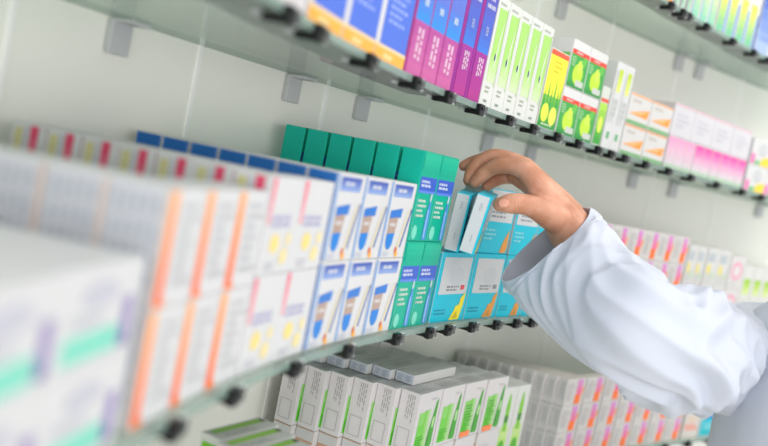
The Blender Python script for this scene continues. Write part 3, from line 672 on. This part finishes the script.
# sleeve: rings along the arm
def sleeve(rings, name, mt, nu=120, seg=14, cuff=True):
    L = spline([tuple(r) for r in rings], seg); V = []; F = []
    from mathutils import noise
    pts = [at((a + c) / 2, (b + d) / 2, z) for a, b, c, d, z, q, sx, sy in L]
    for i, (a, b, c, d, z, q, shx, shy) in enumerate(L):
        P = at(a, b, z); Q = at(c, d, z); C0 = (P + Q) / 2; e1 = (P - Q) / 2
        t = (pts[min(i + 1, len(pts) - 1)] - pts[max(i - 1, 0)]).normalized()
        e2 = t.cross(e1).normalized() * e1.length * q
        if e2.dot(CAM - C0) < 0: e2 = -e2
        e2 = e2 + (RT * shx - UP * shy) * (z / FPX)
        s = i / (len(L) - 1)
        for k in range(nu):
            th = 2 * math.pi * k / nu
            p = C0 + e1 * math.cos(th) + e2 * math.sin(th)
            nrm = (e1.normalized() * math.cos(th) + e2.normalized() * math.sin(th))
            amp = .0022 + .0078 * math.exp(-((s - .62) / .26) ** 2) + .0016 * math.exp(-((s - .18) / .1) ** 2)
            if s < .05: amp *= s / .05 * .8 + .2
            f1 = noise.noise(Vector((p.x * 16 + 3, p.y * 16, p.z * 16)))
            q1 = p - pts[len(pts) // 2]
            f2 = 1 - abs(noise.noise(Vector((q1.dot(t) * 26 + 2.0 * math.sin(th + .6), math.cos(th) * 1.1 + 5, math.sin(th) * 1.1)))) * 2.4
            f3 = 1 - abs(noise.noise(Vector((q1.dot(t) * 10 - 2.6 * th / 3.14, 7 + math.cos(th) * 1.3, math.sin(th) * 1.3)))) * 2.2
            disp = amp * (.8 * f1 + .95 * f2 + .9 * f3 - .55)
            if cuff and .105 < s < .115: disp -= .0012
            V.append(p + nrm * disp)
    nR = len(L)
    for i in range(nR - 1):
        for k in range(nu): F.append((i * nu + k, i * nu + (k + 1) % nu, (i + 1) * nu + (k + 1) % nu, (i + 1) * nu + k))
    mb = MB(); mb.mesh(V, F, mt); o = mb.build(name, None, True)
    m = o.modifiers.new('solid', 'SOLIDIFY'); m.thickness = .0022; m.offset = -1; m.use_rim = True
    m2 = o.modifiers.new('sub', 'SUBSURF'); m2.levels = 1; m2.render_levels = 1
    return o
# torso of the coat
def loft(rings, name, mt, nu=140, sub=10):
    from mathutils import noise
    L = spline([tuple(r) for r in rings], sub); V = []; F = []
    for i, (f, r, z, a, b) in enumerate(L):
        for k in range(nu):
            th = 2 * math.pi * k / nu; c = math.cos(th); s = math.sin(th)
            sq = 1 / (abs(c) ** 2.4 + abs(s) ** 2.4) ** (1 / 2.4)
            p = bp(f + b * s * sq, r + a * c * sq, z)
            d = .006 * noise.noise(Vector((th * 2.6, z * 2.2, 1))) * min(1, max(0, (-.02 - z) / .2 + .3)) + .004 * noise.noise(Vector((th * 6, z * 3, 4)))
            p += (RGT * c + FAC * s) * d
            V.append(p)
    for i in range(len(L) - 1):
        for k in range(nu): F.append((i * nu + k, (i + 1) * nu + k, (i + 1) * nu + (k + 1) % nu, i * nu + (k + 1) % nu))
    mb = MB(); mb.mesh(V, F, mt); o = mb.build(name, None, True)
    m = o.modifiers.new('solid', 'SOLIDIFY'); m.thickness = .003; m.offset = -1
    return o
coat = loft([(-.01, 0, -.012, .068, .066), (-.01, 0, -.04, .105, .078), (-.005, 0, -.072, .180, .112), (0, 0, -.135, .206, .140), (0, 0, -.30, .203, .146), (.0, 0, -.48, .190, .140), (0, 0, -.66, .205, .150), (0, 0, -.88, .222, .165)], 'lab_coat', COAT)
fit_parent(coat, person)
slv = sleeve([(590, 208, 501, 279, .962, .70, 5, 21), (601, 218, 511, 293, .955, .80, 5, 15), (613, 237, 543, 324, .928, .92, 2, 5), (634, 259, 580, 357, .886, .95, 0, 0), (658, 275, 612, 380, .850, 1.0, 0, 0), (674, 294, 634, 393, .845, 1.0, 0, 0), (689, 289, 654, 402, .868, 1.0, 0, 0), (703, 295, 680, 405, .935, 1.0, 0, 0), (716, 306, 706, 409, 1.00, 1.0, 0, 0), (738, 306, 740, 410, 1.075, 1.0, 0, 0), (775, 303, 783, 400, 1.12, .95, 0, 0)], 'sleeve', COAT)
slv.parent = coat
ol = [bp(-.01, -.16, -.14), bp(0, -.225, -.42), bp(.08, -.225, -.62), bp(.11, -.215, -.69)]
sv = MB(); sv.tube(ol, [.075, .07, .062, .058], COAT, 40, False); s2 = sv.build('sleeve', None, True); s2.parent = coat
tb = MB()
for s in (-1, 1): tb.tube([bp(0, s * .088, -.62), bp(.01, s * .097, -.98), bp(-.015, s * .097, FLOOR + .06)], [.098, .078, .066], TROUS, 32, False)
fit_parent(tb.build('trousers', None, True), person)
for s in (-1, 1):
    sb = MB(); sb.tube([bp(-.055, s * .097, FLOOR + .047), bp(.03, s * .10, FLOOR + .05), bp(.14, s * .105, FLOOR + .038)], [.046, .046, .037], SHOE, 20)
    fit_parent(sb.build('shoe', None, True), person)
hr = MB(); hr.ellipsoid(bp(-.012, 0, .125), (.082, .098, .105), HAIR, R3); hr.tube([bp(-.08, 0, .12), bp(-.085, 0, .03)], [.06, .055], HAIR, 20)
fit_parent(hr.build('hair', None, True), person)

# ================================================================== LIGHT
w = bpy.data.worlds.new('World'); scn.world = w; w.use_nodes = True
bg = w.node_tree.nodes['Background']; bg.inputs[0].default_value = (.96, .98, 1.0, 1); bg.inputs[1].default_value = 1.0
def area(name, loc, target, sx, sy, power, colr=(1, 1, 1)):
    l = bpy.data.lights.new(name, 'AREA'); l.shape = 'RECTANGLE'; l.size = sx; l.size_y = sy; l.energy = power; l.color = colr
    o = bpy.data.objects.new(name, l); col.objects.link(o); o.location = loc
    o.rotation_euler = (Vector(target) - Vector(loc)).to_track_quat('-Z', 'Y').to_euler(); return o
area('ceiling_lamp', (.9, -1.3, 1.25), (.9, -.3, 0), 1.2, .6, 15, (1, .96, .88))
area('ceiling_lamp', (-.5, -1.5, 1.25), (-.2, -.3, 0), 1.2, .6, 8)
area('front_fill_light', (-1.75, -2.8, -.16), (.3, -.1, -.15), 4.2, 1.15, 52, (1, .985, .96))  # added fill, no real window: low wide panel brightening wall and shelf interiors
# ================================================================== CAMERA
cd = bpy.data.cameras.new('camera'); cam = bpy.data.objects.new('camera', cd); col.objects.link(cam)
M = Matrix((RT, UP, -FW)).transposed().to_4x4(); M.translation = CAM; cam.matrix_world = M
cd.sensor_width = 36; cd.lens = 36 * FPX / 768; cd.clip_start = .02
cd.dof.use_dof = True; cd.dof.focus_distance = .985; cd.dof.aperture_fstop = cd.lens / 1000 / .0145; cd.dof.aperture_blades = 0
scn.camera = cam
scn.view_settings.view_transform = 'Standard'; scn.view_settings.look = 'None'; scn.view_settings.gamma = 1; scn.view_settings.exposure = -.05
scn.view_settings.use_curve_mapping = False
